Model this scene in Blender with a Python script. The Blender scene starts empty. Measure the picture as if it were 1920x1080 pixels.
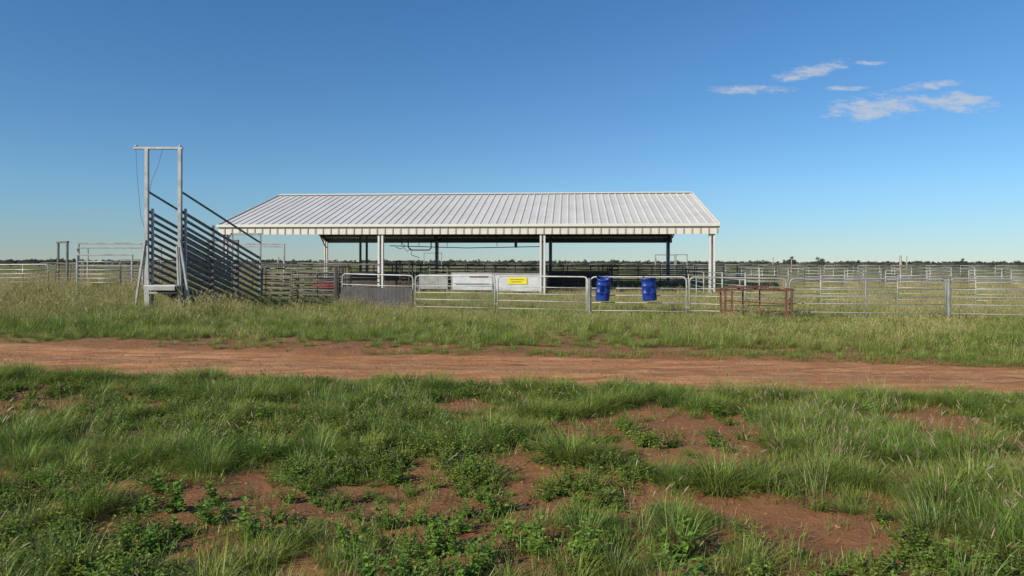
import bpy, math, random
import numpy as np
from mathutils import Vector, noise
random.seed(7)
scene=bpy.context.scene
R=random.random
def U(a,b): return random.uniform(a,b)

# ---------------------------------------------------------------- camera
cd=bpy.data.cameras.new("camera"); cam=bpy.data.objects.new("camera",cd)
scene.collection.objects.link(cam); scene.camera=cam
cam.location=(0,0,1.7); cam.rotation_euler=(math.radians(90),math.radians(-0.12),0)
cd.sensor_width=36; cd.lens=24; cd.shift_y=-0.025; cd.clip_end=9000; cd.clip_start=0.05

# ---------------------------------------------------------------- materials
def newmat(name):
    m=bpy.data.materials.new(name); m.use_nodes=True
    nt=m.node_tree; nt.nodes.clear()
    return m,nt,nt.nodes,nt.links
def mixc(nt,fac,a,b,bt='MIX'):
    n=nt.nodes.new('ShaderNodeMix'); n.data_type='RGBA'; n.blend_type=bt
    for sock,v in ((n.inputs[0],fac),(n.inputs[6],a),(n.inputs[7],b)):
        if isinstance(v,(int,float)): sock.default_value=v
        elif isinstance(v,tuple): sock.default_value=(*v[:3],1)
        else: nt.links.new(v,sock)
    return n.outputs[2]
def math_(nt,op,a,b=0.0,c=None,clamp=False):
    n=nt.nodes.new('ShaderNodeMath'); n.operation=op; n.use_clamp=clamp
    for i,v in enumerate((a,b,c)):
        if v is None: continue
        if isinstance(v,(int,float)): n.inputs[i].default_value=v
        else: nt.links.new(v,n.inputs[i])
    return n.outputs[0]
def maprange(nt,v,a,b,c=0,d=1):
    n=nt.nodes.new('ShaderNodeMapRange'); n.interpolation_type='SMOOTHSTEP'
    nt.links.new(v,n.inputs[0])
    for i,x in enumerate((a,b,c,d)): n.inputs[i+1].default_value=x
    return n.outputs[0]
def noise_(nt,scale,detail=4,rough=0.6,vec=None,out=0):
    n=nt.nodes.new('ShaderNodeTexNoise'); n.inputs['Scale'].default_value=scale
    n.inputs['Detail'].default_value=detail; n.inputs['Roughness'].default_value=rough
    if vec is not None: nt.links.new(vec,n.inputs['Vector'])
    return n.outputs[out]
def metal(name,col,col2=None,rough=0.5,metallic=0.0,scale=3.0,bump=0.0,grime=0.35):
    m,nt,N,L=newmat(name)
    o=N.new('ShaderNodeOutputMaterial'); b=N.new('ShaderNodeBsdfPrincipled')
    g=N.new('ShaderNodeNewGeometry')
    nz=maprange(nt,noise_(nt,scale,6,0.65,g.outputs['Position']),0.35,0.68)
    c=mixc(nt,nz,col,col2 or tuple(x*0.7 for x in col))
    nz2=maprange(nt,noise_(nt,scale*9,3,0.6,g.outputs['Position']),0.4,0.75,0,grime)
    c=mixc(nt,nz2,c,tuple(x*0.55 for x in col))
    L.new(c,b.inputs['Base Color']); b.inputs['Roughness'].default_value=rough
    b.inputs['Metallic'].default_value=metallic
    if bump:
        bp=N.new('ShaderNodeBump'); bp.inputs['Strength'].default_value=bump; bp.inputs['Distance'].default_value=0.02
        L.new(noise_(nt,scale*6,4,0.6,g.outputs['Position']),bp.inputs['Height']); L.new(bp.outputs[0],b.inputs['Normal'])
    L.new(b.outputs[0],o.inputs[0]); return m
M_galv=metal("galvanised_steel",(0.48,0.48,0.46),(0.32,0.31,0.29),0.45,0.3,2.5)
M_galvdark=metal("weathered_steel",(0.21,0.20,0.18),(0.13,0.11,0.095),0.6,0.3,3)
M_dark=metal("dark_steel",(0.06,0.06,0.06),(0.09,0.055,0.04),0.6,0.2,4)
M_rust=metal("rusty_steel",(0.22,0.085,0.05),(0.12,0.052,0.04),0.85,0.1,7,0.3)
M_white=metal("white_painted_steel",(0.72,0.70,0.66),(0.64,0.62,0.58),0.5,0,0.8,0,0.15)
M_roof=metal("zincalume_roof",(0.67,0.645,0.60),(0.60,0.575,0.53),0.5,0.0,0.5,0,0.10)
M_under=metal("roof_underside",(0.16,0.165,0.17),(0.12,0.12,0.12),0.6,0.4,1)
M_fascia=metal("tan_fascia",(0.46,0.39,0.28),(0.40,0.34,0.25),0.6,0,1.5,0,0.1)
M_cream=metal("cream_gutter",(0.74,0.71,0.63),(0.69,0.66,0.58),0.5,0,1.5,0,0.08)
M_tin=metal("old_iron_sheet",(0.075,0.075,0.078),(0.05,0.046,0.042),0.6,0.2,2.5,0.2)
M_blue=metal("blue_plastic",(0.012,0.045,0.30),(0.007,0.028,0.19),0.45,0,5,0.1)
M_yellow=metal("yellow_paint",(0.85,0.72,0.03),(0.8,0.65,0.02),0.5,0,6,0,0.1)
M_board=metal("white_board",(0.66,0.68,0.70),(0.54,0.56,0.58),0.5,0,2)
M_red=metal("red_paint",(0.28,0.03,0.03),(0.18,0.03,0.03),0.7,0,5)
M_wire=metal("wire",(0.10,0.10,0.10),(0.08,0.08,0.08),0.6,0.4,5)
M_wood=metal("grey_timber",(0.42,0.36,0.27),(0.26,0.21,0.16),0.9,0,6,0.3)

def soil_mat(name,track=False):
    m,nt,N,L=newmat(name)
    o=N.new('ShaderNodeOutputMaterial'); b=N.new('ShaderNodeBsdfPrincipled')
    g=N.new('ShaderNodeNewGeometry'); P=g.outputs['Position']
    sep=N.new('ShaderNodeSeparateXYZ'); L.new(P,sep.inputs[0])
    n1=maprange(nt,noise_(nt,0.8,6,0.65,P),0.35,0.65)
    n2=maprange(nt,noise_(nt,9,6,0.7,P),0.35,0.7)
    n3=maprange(nt,noise_(nt,55,3,0.7,P),0.5,0.75)
    if track:
        c=mixc(nt,n1,(0.43,0.205,0.088),(0.33,0.148,0.062))
        mp=N.new('ShaderNodeMapping'); L.new(P,mp.inputs[0]); mp.inputs['Rotation'].default_value=(0,0,math.radians(8.5)); mp.inputs['Scale'].default_value=(0.22,3.6,1)
        st=maprange(nt,noise_(nt,1.8,6,0.65,mp.outputs[0]),0.42,0.60)
        c=mixc(nt,math_(nt,'MULTIPLY',st,0.7),c,(0.56,0.31,0.16))
        mp2=N.new('ShaderNodeMapping'); L.new(P,mp2.inputs[0]); mp2.inputs['Location'].default_value=(7,3,0); mp2.inputs['Rotation'].default_value=(0,0,math.radians(8.5)); mp2.inputs['Scale'].default_value=(0.4,3.0,1)
        st2=maprange(nt,noise_(nt,2.4,6,0.7,mp2.outputs[0]),0.50,0.66)
        c=mixc(nt,math_(nt,'MULTIPLY',st2,0.5),c,(0.22,0.095,0.045))
    else:
        c=mixc(nt,n1,(0.34,0.155,0.072),(0.25,0.115,0.055))
    c=mixc(nt,math_(nt,'MULTIPLY',n2,0.35),c,(0.18,0.078,0.038))
    c=mixc(nt,math_(nt,'MULTIPLY',n3,0.4),c,(0.50,0.30,0.17))
    if not track:
        far=maprange(nt,sep.outputs[1],13,30)
        cover=maprange(nt,noise_(nt,0.6,6,0.7,P),0.35,0.55)
        gcol=mixc(nt,maprange(nt,noise_(nt,0.05,6,0.7,P),0.35,0.65),(0.25,0.235,0.10),(0.15,0.18,0.06))
        c=mixc(nt,math_(nt,'MULTIPLY',math_(nt,'MAXIMUM',cover,far),maprange(nt,sep.outputs[1],12.5,20)),c,gcol)
        vf=maprange(nt,sep.outputs[1],150,600)
        c=mixc(nt,vf,c,(0.16,0.165,0.10))
    L.new(c,b.inputs['Base Color']); b.inputs['Roughness'].default_value=0.95
    b.inputs['Specular IOR Level'].default_value=0.15
    bp=N.new('ShaderNodeBump'); bp.inputs['Strength'].default_value=0.85; bp.inputs['Distance'].default_value=0.035
    L.new(noise_(nt,14,8,0.72,P),bp.inputs['Height']); L.new(bp.outputs[0],b.inputs['Normal'])
    L.new(b.outputs[0],o.inputs[0]); return m
M_ground=soil_mat("red_soil"); M_track=soil_mat("track_soil",True)

def grass_mat(name,base,tipA,tipB,head=(0.36,0.27,0.19),dry=(0.42,0.36,0.19),dryamt=0.15,trans=0.35,nscale=0.35):
    m,nt,N,L=newmat(name)
    o=N.new('ShaderNodeOutputMaterial')
    at=N.new('ShaderNodeAttribute'); at.attribute_name='t'; t=at.outputs['Fac']
    ra=N.new('ShaderNodeAttribute'); ra.attribute_name='rnd'; r=ra.outputs['Fac']
    oi=N.new('ShaderNodeObjectInfo'); g=N.new('ShaderNodeNewGeometry')
    patch=maprange(nt,noise_(nt,nscale,3,0.6,g.outputs['Position']),0.38,0.62)
    tip=mixc(nt,math_(nt,'ADD',math_(nt,'MULTIPLY',patch,0.5),math_(nt,'MULTIPLY',oi.outputs['Random'],0.5)),tipA,tipB)
    tc=N.new('ShaderNodeMath'); tc.operation='MINIMUM'; L.new(t,tc.inputs[0]); tc.inputs[1].default_value=1
    c=mixc(nt,maprange(nt,tc.outputs[0],0.0,0.6),base,tip)
    isdry=math_(nt,'LESS_THAN',r,dryamt)
    c=mixc(nt,math_(nt,'MULTIPLY',isdry,0.8),c,dry)
    ishead=math_(nt,'GREATER_THAN',t,1.5)
    c=mixc(nt,ishead,c,head)
    hv=N.new('ShaderNodeHueSaturation'); L.new(c,hv.inputs['Color'])
    L.new(maprange(nt,r,0,1,0.6,1.35),hv.inputs['Value'])
    d=N.new('ShaderNodeBsdfDiffuse'); tr=N.new('ShaderNodeBsdfTranslucent'); mx=N.new('ShaderNodeMixShader')
    L.new(hv.outputs[0],d.inputs[0]); L.new(hv.outputs[0],tr.inputs[0]); mx.inputs[0].default_value=trans
    gl=N.new('ShaderNodeBsdfGlossy'); gl.inputs['Roughness'].default_value=0.45; gl.inputs[0].default_value=(1,1,1,1)
    mx2=N.new('ShaderNodeMixShader'); mx2.inputs[0].default_value=0.025
    L.new(d.outputs[0],mx.inputs[1]); L.new(tr.outputs[0],mx.inputs[2])
    L.new(mx.outputs[0],mx2.inputs[1]); L.new(gl.outputs[0],mx2.inputs[2])
    L.new(mx2.outputs[0],o.inputs[0]); return m
G_lush=grass_mat("lush_grass",(0.12,0.14,0.035),(0.15,0.26,0.035),(0.30,0.37,0.065),dryamt=0.13,nscale=0.9)
G_seed=grass_mat("seed_grass",(0.14,0.16,0.06),(0.20,0.29,0.07),(0.27,0.31,0.10),head=(0.36,0.27,0.18),dryamt=0.22)
G_mid=grass_mat("yellow_green_grass",(0.18,0.19,0.055),(0.26,0.34,0.06),(0.38,0.39,0.10),head=(0.45,0.38,0.18),dryamt=0.18,nscale=0.5)
G_dry=grass_mat("dry_grass",(0.22,0.20,0.09),(0.44,0.38,0.17),(0.35,0.36,0.12),head=(0.54,0.43,0.25),dryamt=0.32,nscale=0.12)
G_weed=grass_mat("broadleaf",(0.09,0.14,0.028),(0.14,0.27,0.04),(0.25,0.38,0.06),dryamt=0.04,trans=0.4)
G_tree=grass_mat("hazed_tree_foliage",(0.06,0.07,0.055),(0.075,0.09,0.065),(0.11,0.125,0.085),dryamt=0.0,trans=0.2,nscale=0.01)  # greyed, lightened greens: aerial haze of the far trees is painted into the colour

# ---------------------------------------------------------------- mesh builder
class MB:
    def __init__(s): s.v=[]; s.f=[]; s.m=[]; s.mats=[]; s.sm=[]
    def mi(s,mat):
        if mat not in s.mats: s.mats.append(mat)
        return s.mats.index(mat)
    def face(s,idx,mat,smooth=False): s.f.append(idx); s.m.append(s.mi(mat)); s.sm.append(smooth)
    def quad(s,a,b,c,d,mat):
        i=len(s.v); s.v+= [tuple(a),tuple(b),tuple(c),tuple(d)]; s.face((i,i+1,i+2,i+3),mat)
    def tube(s,pts,r,mat,n=8):
        pts=[Vector(p) for p in pts]; rings=[]
        for k,p in enumerate(pts):
            if k==0: d=pts[1]-pts[0]
            elif k==len(pts)-1: d=pts[-1]-pts[-2]
            else: d=(pts[k+1]-p).normalized()+(p-pts[k-1]).normalized()
            d.normalize()
            up=Vector((0,0,1)) if abs(d.z)<0.9 else Vector((0,1,0))
            if k>0:
                a=prev-d*prev.dot(d)
                if a.length<1e-4: a=d.cross(up)
            else: a=d.cross(up)
            a.normalize(); prev=a; b=d.cross(a)
            i=len(s.v); rings.append(i)
            for j in range(n):
                t=2*math.pi*j/n; s.v.append(tuple(p+a*(r*math.cos(t))+b*(r*math.sin(t))))
        for k in range(len(rings)-1):
            for j in range(n):
                s.face((rings[k]+j,rings[k]+(j+1)%n,rings[k+1]+(j+1)%n,rings[k+1]+j),mat,True)
        s.face(tuple(rings[0]+j for j in range(n))[::-1],mat); s.face(tuple(rings[-1]+j for j in range(n)),mat)
    def beam(s,p,q,w,h,mat,side=None,bev=0.12):
        p=Vector(p); q=Vector(q); d=(q-p).normalized()
        if side is None:
            up=Vector((0,0,1)) if abs(d.z)<0.9 else Vector((0,1,0))
            a=d.cross(up).normalized()
        else:
            a=Vector(side); a=(a-d*a.dot(d)).normalized()
        b=a.cross(d).normalized(); c=min(w,h)*bev
        sec=[(-w/2+c,-h/2),(w/2-c,-h/2),(w/2,-h/2+c),(w/2,h/2-c),(w/2-c,h/2),(-w/2+c,h/2),(-w/2,h/2-c),(-w/2,-h/2+c)]
        i=len(s.v)
        for e in (p,q):
            for x,y in sec: s.v.append(tuple(e+a*x+b*y))
        for j in range(8): s.face((i+j,i+(j+1)%8,i+8+(j+1)%8,i+8+j),mat)
        s.face(tuple(range(i+7,i-1,-1)),mat); s.face(tuple(range(i+8,i+16)),mat)
    def obj(s,name,parent=None):
        me=bpy.data.meshes.new(name); me.from_pydata(s.v,[],s.f)
        for m in s.mats: me.materials.append(m)
        me.polygons.foreach_set('material_index',s.m); me.polygons.foreach_set('use_smooth',s.sm)
        me.update(); o=bpy.data.objects.new(name,me); scene.collection.objects.link(o)
        if parent: o.parent=parent
        return o
def empty(name,loc=(0,0,0)):
    e=bpy.data.objects.new(name,None); scene.collection.objects.link(e); return e
def arc_path(p0,p1,H,r=0.14,z0=0.0,n=5):
    p0=Vector(p0); p1=Vector(p1); d=(p1-p0).normalized(); up=Vector((0,0,1))
    pts=[p0+up*z0]
    c=p0+d*r+up*(H-r)
    for i in range(n+1):
        a=math.pi/2*i/n; pts.append(c-d*(r*math.cos(a))+up*(r*math.sin(a)))
    c=p1-d*r+up*(H-r)
    for i in range(n+1):
        a=math.pi/2*i/n; pts.append(c+d*(r*math.sin(a))+up*(r*math.cos(a)))
    pts.append(p1+up*z0); return pts

# ---------------------------------------------------------------- ground
def sm(a,b,x):
    t=min(1,max(0,(x-a)/(b-a))); return t*t*(3-2*t)
def track_s(x,y):
    yc=11.05-0.155*x+0.18*math.sin(x*0.33)
    return (y-yc)/1.012
def gh(x,y):
    z=0.0
    dist=math.hypot(x,y)
    if dist<60:
        k=1-sm(35,60,dist)
        z+=k*(0.05*noise.noise(Vector((x*0.45,y*0.45,0)))+0.035*noise.noise(Vector((x*1.7,y*1.7,3))))
        if dist<14: z+=0.04*noise.noise(Vector((x*4.5,y*4.5,9)))*(1-sm(9,14,dist))
    z+=0.40*sm(-8,-16,x)*sm(22.5,29,y)*(1-sm(40,70,y))
    s=abs(track_s(x,y))
    z-=0.13*(1-sm(1.0,1.9,s))
    return z
def axis(breaks):
    out=[breaks[0][0]]
    for (a,b,st) in [(breaks[i][0],breaks[i+1][0],breaks[i][1]) for i in range(len(breaks)-1)]:
        n=max(1,round((b-a)/st)); out+= [a+(b-a)*(i+1)/n for i in range(n)]
    return out
xs=axis([(-6000,1500),(-1500,300),(-300,60),(-60,5),(-20,0.5),(-8,0.12),(8,0.5),(20,5),(60,60),(300,300),(1500,1500),(6000,1)])
ys=axis([(-200,60),(-20,3),(2,0.12),(14.5,0.5),(40,5),(80,40),(400,300),(1500,1500),(8000,1)])
V=[(x,y,gh(x,y)) for y in ys for x in xs]; nx=len(xs)
F=[(j*nx+i,j*nx+i+1,(j+1)*nx+i+1,(j+1)*nx+i) for j in range(len(ys)-1) for i in range(nx-1)]
me=bpy.data.meshes.new("ground"); me.from_pydata(V,[],F); me.materials.append(M_ground)
me.polygons.foreach_set('use_smooth',[True]*len(F)); ground=bpy.data.objects.new("ground",me); scene.collection.objects.link(ground)
V=[];F=[]; ss=[-2.4+0.08*i for i in range(61)]; xx=axis([(-80,2),(-20,0.2),(-9,0.12),(9,0.2),(20,2),(80,1)])
def track_z(x,s):
    y=11.05-0.155*x+0.18*math.sin(x*0.33)+s*1.012
    e=1.6+0.32*noise.noise(Vector((x*0.55,s*0.3,5)))+0.15*noise.noise(Vector((x*2.2,s,8)))
    z=-0.035-0.12*sm(e-0.15,e+0.6,abs(s))
    for c,dp,wd_ in ((-0.80,0.075,0.20),(0.78,0.075,0.20),(-0.45,0.03,0.1),(1.15,0.03,0.1)):
        z-=dp*math.exp(-((s-c-0.12*noise.noise(Vector((x*0.4,c,0))))/wd_)**2)
    z+=0.035*noise.noise(Vector((x*0.8,y*3.5,2)))+0.022*noise.noise(Vector((x*3,y*8,2)))
    return y,z
for x in xx:
    for s_ in ss:
        y,z=track_z(x,s_); V.append((x,y,z))
n=len(ss)
F=[(i*n+j,(i+1)*n+j,(i+1)*n+j+1,i*n+j+1) for i in range(len(xx)-1) for j in range(n-1)]
me=bpy.data.meshes.new("dirt_road"); me.from_pydata(V,[],F); me.materials.append(M_track)
me.polygons.foreach_set('use_smooth',[True]*len(F)); scene.collection.objects.link(bpy.data.objects.new("dirt_road",me))

# ---------------------------------------------------------------- vegetation sources
def veg(name,V,F,T,Rn,mat):
    me=bpy.data.meshes.new(name); me.from_pydata(V,[],F); me.materials.append(mat)
    a=me.attributes.new('t','FLOAT','POINT'); a.data.foreach_set('value',T)
    a=me.attributes.new('rnd','FLOAT','POINT'); a.data.foreach_set('value',Rn)
    o=bpy.data.objects.new(name,me); return o
def tuft(name,n,L0,L1,spread,w,curv,mat,heads=0,seg=3,tilt=0.5,wind=0.12,headlen=(0.05,0.10),hstretch=1.35,hfat=0.07):
    V=[];F=[];T=[];Rn=[]
    for b in range(n+heads):
        ishead=b>=n
        a=U(0,6.283); rr=spread*math.sqrt(R()); bx,by=rr*math.cos(a),rr*math.sin(a)
        az=a+U(-0.9,0.9); L=U(L0,L1)*(hstretch if ishead else 1); th=U(0.02,tilt)*(0.45 if ishead else 1)
        cv=U(0.3,1)*curv*(0.5 if ishead else 1)
        p=Vector((bx,by,-0.02)); fa=az+U(0.9,2.2); rn=R()
        sd=Vector((math.cos(fa),math.sin(fa),0)); ww=w*U(0.6,1.2)*(0.4 if ishead else 1)
        i0=len(V)
        for k in range(seg+1):
            t=k/seg; wk=ww*(1-t**1.5)*0.5+0.0004
            V.append(tuple(p-sd*wk)); V.append(tuple(p+sd*wk)); T+=[t,t]; Rn+=[rn,rn]
            dr=Vector((math.sin(th)*math.cos(az)+wind*t,math.sin(th)*math.sin(az),math.cos(th)))
            pl=p.copy(); p=p+dr*(L/seg); th+=cv/seg
        for k in range(seg): F.append((i0+2*k,i0+2*k+1,i0+2*k+3,i0+2*k+2))
        if ishead:
            q=pl; dr.normalize(); hl=U(*headlen); hr=hl*hfat
            a1=dr.cross(Vector((0,1,0))).normalized(); a2=dr.cross(a1)
            i=len(V)
            for tt,rad in ((0,0.35),(0.3,1),(0.75,0.8),(1,0.1)):
                for j in range(4):
                    an=j*math.pi/2; V.append(tuple(q+dr*(hl*tt)+(a1*math.cos(an)+a2*math.sin(an))*hr*rad)); T.append(2.0); Rn.append(rn*0.5+0.4)
            for k in range(3):
                for j in range(4): F.append((i+4*k+j,i+4*k+(j+1)%4,i+4*k+4+(j+1)%4,i+4*k+4+j))
    return veg(name,V,F,T,Rn,mat)
def leaf(V,F,T,Rn,p,d,L,W,rn,nrm):
    d=d.normalized(); s=d.cross(nrm).normalized(); up=s.cross(d)
    i=len(V)
    pts=[p,p+d*L*0.35-s*W+up*W*0.35,p+d*L*0.4,p+d*L*0.35+s*W+up*W*0.35,p+d*L*0.75-s*W*0.6+up*W*0.1,p+d*L*0.78-up*W*0.1,p+d*L*0.75+s*W*0.6+up*W*0.1,p+d*L-up*W*0.4]
    V+=[tuple(q) for q in pts]; T+= [0.6,1,0.7,1,1,0.8,1,1]; Rn+=[rn]*8
    F+=[(i,i+1,i+2),(i,i+2,i+3),(i+1,i+4,i+5,i+2),(i+2,i+5,i+6,i+3),(i+4,i+7,i+5),(i+5,i+7,i+6)]
def weed(name,stems,nl,H,LL,mat,spread=0.5):
    V=[];F=[];T=[];Rn=[]
    for s_ in range(stems):
        az=U(0,6.283); th=U(0.05,spread*1.6); L=H*U(0.6,1.1); p=Vector((U(-.03,.03),U(-.03,.03),0)); rn=R()
        for k in range(nl):
            t=(k+1)/nl
            dr=Vector((math.sin(th)*math.cos(az),math.sin(th)*math.sin(az),math.cos(th))); q=p+dr*(L/nl)
            i=len(V); sd=dr.cross(Vector((0.3,0.9,0.1))).normalized()*0.0025
            V+=[tuple(p-sd),tuple(p+sd),tuple(q+sd),tuple(q-sd)]; T+=[0.1]*4; Rn+=[0.5]*4; F.append((i,i+1,i+2,i+3))
            for e in range(2):
                la=k*2.4+e*3.14+U(-.5,.5); ld=Vector((math.cos(la),math.sin(la),U(-0.15,0.7)))
                sz=LL*U(0.6,1.15)*(1-0.35*t)
                leaf(V,F,T,Rn,q,ld,sz,sz*U(0.27,0.4),min(0.99,max(0.05,rn*0.5+R()*0.5)),Vector((U(-.3,.3),U(-.3,.3),1)))
            p=q; th+=U(-0.1,0.2)
    return veg(name,V,F,T,Rn,mat)

def scatter(name,pts,objs):
    col=bpy.data.collections.new(name+"_sources")
    for k,o in enumerate(objs):
        o.name="%s_clump_%02d"%(name,k); col.objects.link(o)
    me=bpy.data.meshes.new(name); me.from_pydata([p[:3] for p in pts],[],[])
    a=me.attributes.new('rot','FLOAT_VECTOR','POINT'); a.data.foreach_set('vector',[c for p in pts for c in (p[4]*math.cos(p[3]),p[4]*math.sin(p[3]),p[3])])
    a=me.attributes.new('scl','FLOAT_VECTOR','POINT'); a.data.foreach_set('vector',[c for p in pts for c in (p[5],p[5],p[5]*p[6])])
    a=me.attributes.new('idx','INT','POINT'); a.data.foreach_set('value',[random.randrange(len(objs)) for p in pts])
    o=bpy.data.objects.new(name,me); scene.collection.objects.link(o)
    ng=bpy.data.node_groups.new(name+"_scatter",'GeometryNodeTree')
    ng.interface.new_socket("Geometry",in_out='INPUT',socket_type='NodeSocketGeometry')
    ng.interface.new_socket("Geometry",in_out='OUTPUT',socket_type='NodeSocketGeometry')
    N=ng.nodes; L=ng.links
    gi=N.new('NodeGroupInput'); go=N.new('NodeGroupOutput'); ip=N.new('GeometryNodeInstanceOnPoints')
    ci=N.new('GeometryNodeCollectionInfo'); ci.inputs['Collection'].default_value=col
    ci.inputs['Separate Children'].default_value=True; ci.inputs['Reset Children'].default_value=True
    def na(nm,ty):
        n=N.new('GeometryNodeInputNamedAttribute'); n.data_type=ty; n.inputs['Name'].default_value=nm; return n.outputs['Attribute']
    er=N.new('FunctionNodeEulerToRotation'); L.new(na('rot','FLOAT_VECTOR'),er.inputs[0])
    L.new(gi.outputs[0],ip.inputs['Points']); L.new(ci.outputs[0],ip.inputs['Instance'])
    ip.inputs['Pick Instance'].default_value=True
    L.new(na('idx','INT'),ip.inputs['Instance Index']); L.new(er.outputs[0],ip.inputs['Rotation']); L.new(na('scl','FLOAT_VECTOR'),ip.inputs['Scale'])
    L.new(ip.outputs[0],go.inputs[0])
    md=o.modifiers.new("scatter",'NODES'); md.node_group=ng
    return o
def nz(x,y,s,o=0): return noise.noise(Vector((x*s,y*s,o)))
def ell(x,y,cx,cy,rx,ry): return math.exp(-(((x-cx)/rx)**2+((y-cy)/ry)**2))
def bare(x,y):
    b=-0.12
    b+=0.95*ell(x,y,1.35,6.7,0.9,1.5)+0.8*ell(x,y,0.9,4.75,0.9,0.4)+0.75*ell(x,y,-1.9,4.8,1.3,0.4)+0.8*ell(x,y,-5.2,7.8,1.6,0.8)
    b+=0.4*ell(x,y,0.2,5.6,0.8,0.4)+0.5*ell(x,y,-0.1,4.1,0.5,0.25)+0.4*ell(x,y,-3.3,5.2,0.9,0.4)+0.4*ell(x,y,1.8,4.2,0.6,0.3)
    b+=0.75*nz(x,y,0.75,11)+0.7*nz(x,y,2.2,4)
    return b
def pt(x,y,s,zs=1.0,tilt=0.15): return (x,y,gh(x,y)-0.005,U(0,6.283),U(-tilt,tilt),s,zs)
def visible(x,y,m=1.5): return abs(x)<0.79*y+m

# --- foreground lush tufts
lush=[tuft("l",170,0.16,0.42,0.12,0.0062,1.5,G_lush,heads=0,seg=4,tilt=0.9) for _ in range(4)]+[tuft("l",140,0.18,0.45,0.15,0.0058,1.3,G_lush,heads=3,seg=4,tilt=0.8) for _ in range(2)]
P=[]
for _ in range(12000):
    y=U(2.3,12.5); x=U(-12,12)
    if not visible(x,y): continue
    s_=track_s(x,y)
    if s_>-1.6: continue
    b=bare(x,y)
    if b>0.12: continue
    d=min(1,(0.12-b)*2.0)
    if R()>0.22+0.6*d: continue
    if y<5.2 and -3.0<x<1.0 and R()<0.55: continue
    edge=sm(-1.5,-2.4,s_)
    P.append(pt(x,y,U(0.35,0.95)*(0.45+0.55*d)*(0.6+0.4*edge),U(0.7,1.0)))
scatter("grass",P,lush); print("lush",len(P))
# --- big dense clumps
big=[tuft("b",420,0.28,0.55,0.18,0.0068,1.7,G_lush,heads=4,seg=5,tilt=1.1,wind=0.1,hstretch=1.15) for _ in range(3)]
spots=[(1.35,5.2),(1.75,5.1),(-0.6,6.2),(-0.2,6.6),(-1.6,6.0),(-2.5,5.6),(-2.1,5.9),(-2.9,5.9),(1.35,8.6),(1.8,8.3),(0.55,8.7),(0.1,8.9),(3.4,8.6),(2.9,8.4),(4.4,8.3),(3.0,7.0),(3.5,6.6),(4.1,6.2),(2.6,6.1),(-0.9,8.8),(-1.7,9.1),(-3.2,9.2),(-4.4,9.6),(5.3,8.0),(0.6,5.9),(-4.2,7.2),(2.9,4.6),(3.3,4.2),(2.6,5.2),(-2.9,4.5),(3.9,5.0),(-6.0,9.7),(-7.2,10.0),(-1.0,7.4),(1.2,7.9),(0.75,7.6),(0.2,7.6)]
P=[]
for x,y in spots:
    for _ in range(3): P.append(pt(x+U(-.2,.2),y+U(-.15,.15),U(0.5,0.8),0.9))
for _ in range(360):
    y=U(3,11.5); x=U(-9,9)
    if not visible(x,y,1) or track_s(x,y)>-1.95 or bare(x,y)>-0.15: continue
    if y<5.2 and -3<x<1: continue
    P.append(pt(x,y,U(0.35,0.75),0.9))
scatter("grass_clumps",P,big); print("big",len(P))
# --- small low grass seedlings
small=[tuft("s",36,0.05,0.15,0.11,0.0055,1.2,G_lush,seg=2,tilt=1.0) for _ in range(4)]
P=[]
for _ in range(22000):
    y=U(2.3,13); x=U(-13,13)
    if not visible(x,y): continue
    s_=track_s(x,y)
    if -1.4<s_<1.5:
        if R()>0.004+0.12*math.exp(-(s_/0.22)**2)*(nz(x,y,0.8,5)>0.1): continue
    b=bare(x,y)
    if b>0.25 and R()<0.80: continue
    if b>0.05 and R()<0.35: continue
    P.append(pt(x,y,U(0.4,1.3)))
scatter("low_grass",P,small); print("small",len(P))
# --- broadleaf weeds
wd=[weed("w",9,5,0.22,0.07,G_weed) for _ in range(3)]+[weed("w",14,6,0.18,0.045,G_weed,0.7) for _ in range(3)]
P=[]
for _ in range(4500):
    y=U(2.4,9.4); x=U(-8,8)
    if not visible(x,y,1): continue
    if track_s(x,y)>-1.9: continue
    pr=0.03+0.9*ell(x,y,-0.6,4.2,1.1,0.6)+0.3*ell(x,y,1.1,7.2,0.8,0.8)+0.25*ell(x,y,-4.3,6.5,1.5,1.5)+0.4*ell(x,y,1.6,3.8,1.4,0.35)+0.3*ell(x,y,-2.5,4.4,1.3,0.5)
    pr*=0.6+1.0*nz(x,y,1.4,31)
    if R()<pr: P.append(pt(x,y,0.3+0.75*R()**1.3))
scatter("broadleaf_weeds",P,wd); print("weeds",len(P))
# --- fine creeping herb
hb=[weed("h",26,6,0.15,0.026,G_lush,1.0) for _ in range(3)]
P=[]
for _ in range(6000):
    y=U(2.4,9.6); x=U(-8,8)
    if not visible(x,y,1) or track_s(x,y)>-1.7: continue
    if bare(x,y)>0.35 and R()<0.75: continue
    if nz(x,y,0.6,77)+0.3*nz(x,y,2,7)>-0.05+0.2*(x>0) and R()<0.75: P.append(pt(x,y,U(0.4,1.5)))
    elif R()<0.14: P.append(pt(x,y,U(0.4,1.0)))
scatter("creeping_herb",P,hb); print("herb",len(P))
# --- seed-head stalks
sh=[tuft("sh",40,0.18,0.40,0.14,0.005,0.9,G_seed,heads=8,seg=4,tilt=0.6,wind=0.3,headlen=(0.05,0.085)) for _ in range(3)]
P=[]
for _ in range(1500):
    y=U(3,10); x=U(-8,8)
    if not visible(x,y,1) or track_s(x,y)>-1.8: continue
    pr=0.03+0.32*ell(x,y,3.4,5.4,1.7,1.7)+0.2*ell(x,y,-1.0,7.2,1.1,0.9)
    if R()<pr and bare(x,y)<0.3: P.append(pt(x,y,U(0.7,1.05)))
scatter("seed_head_grass",P,sh); print("seed",len(P))

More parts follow.
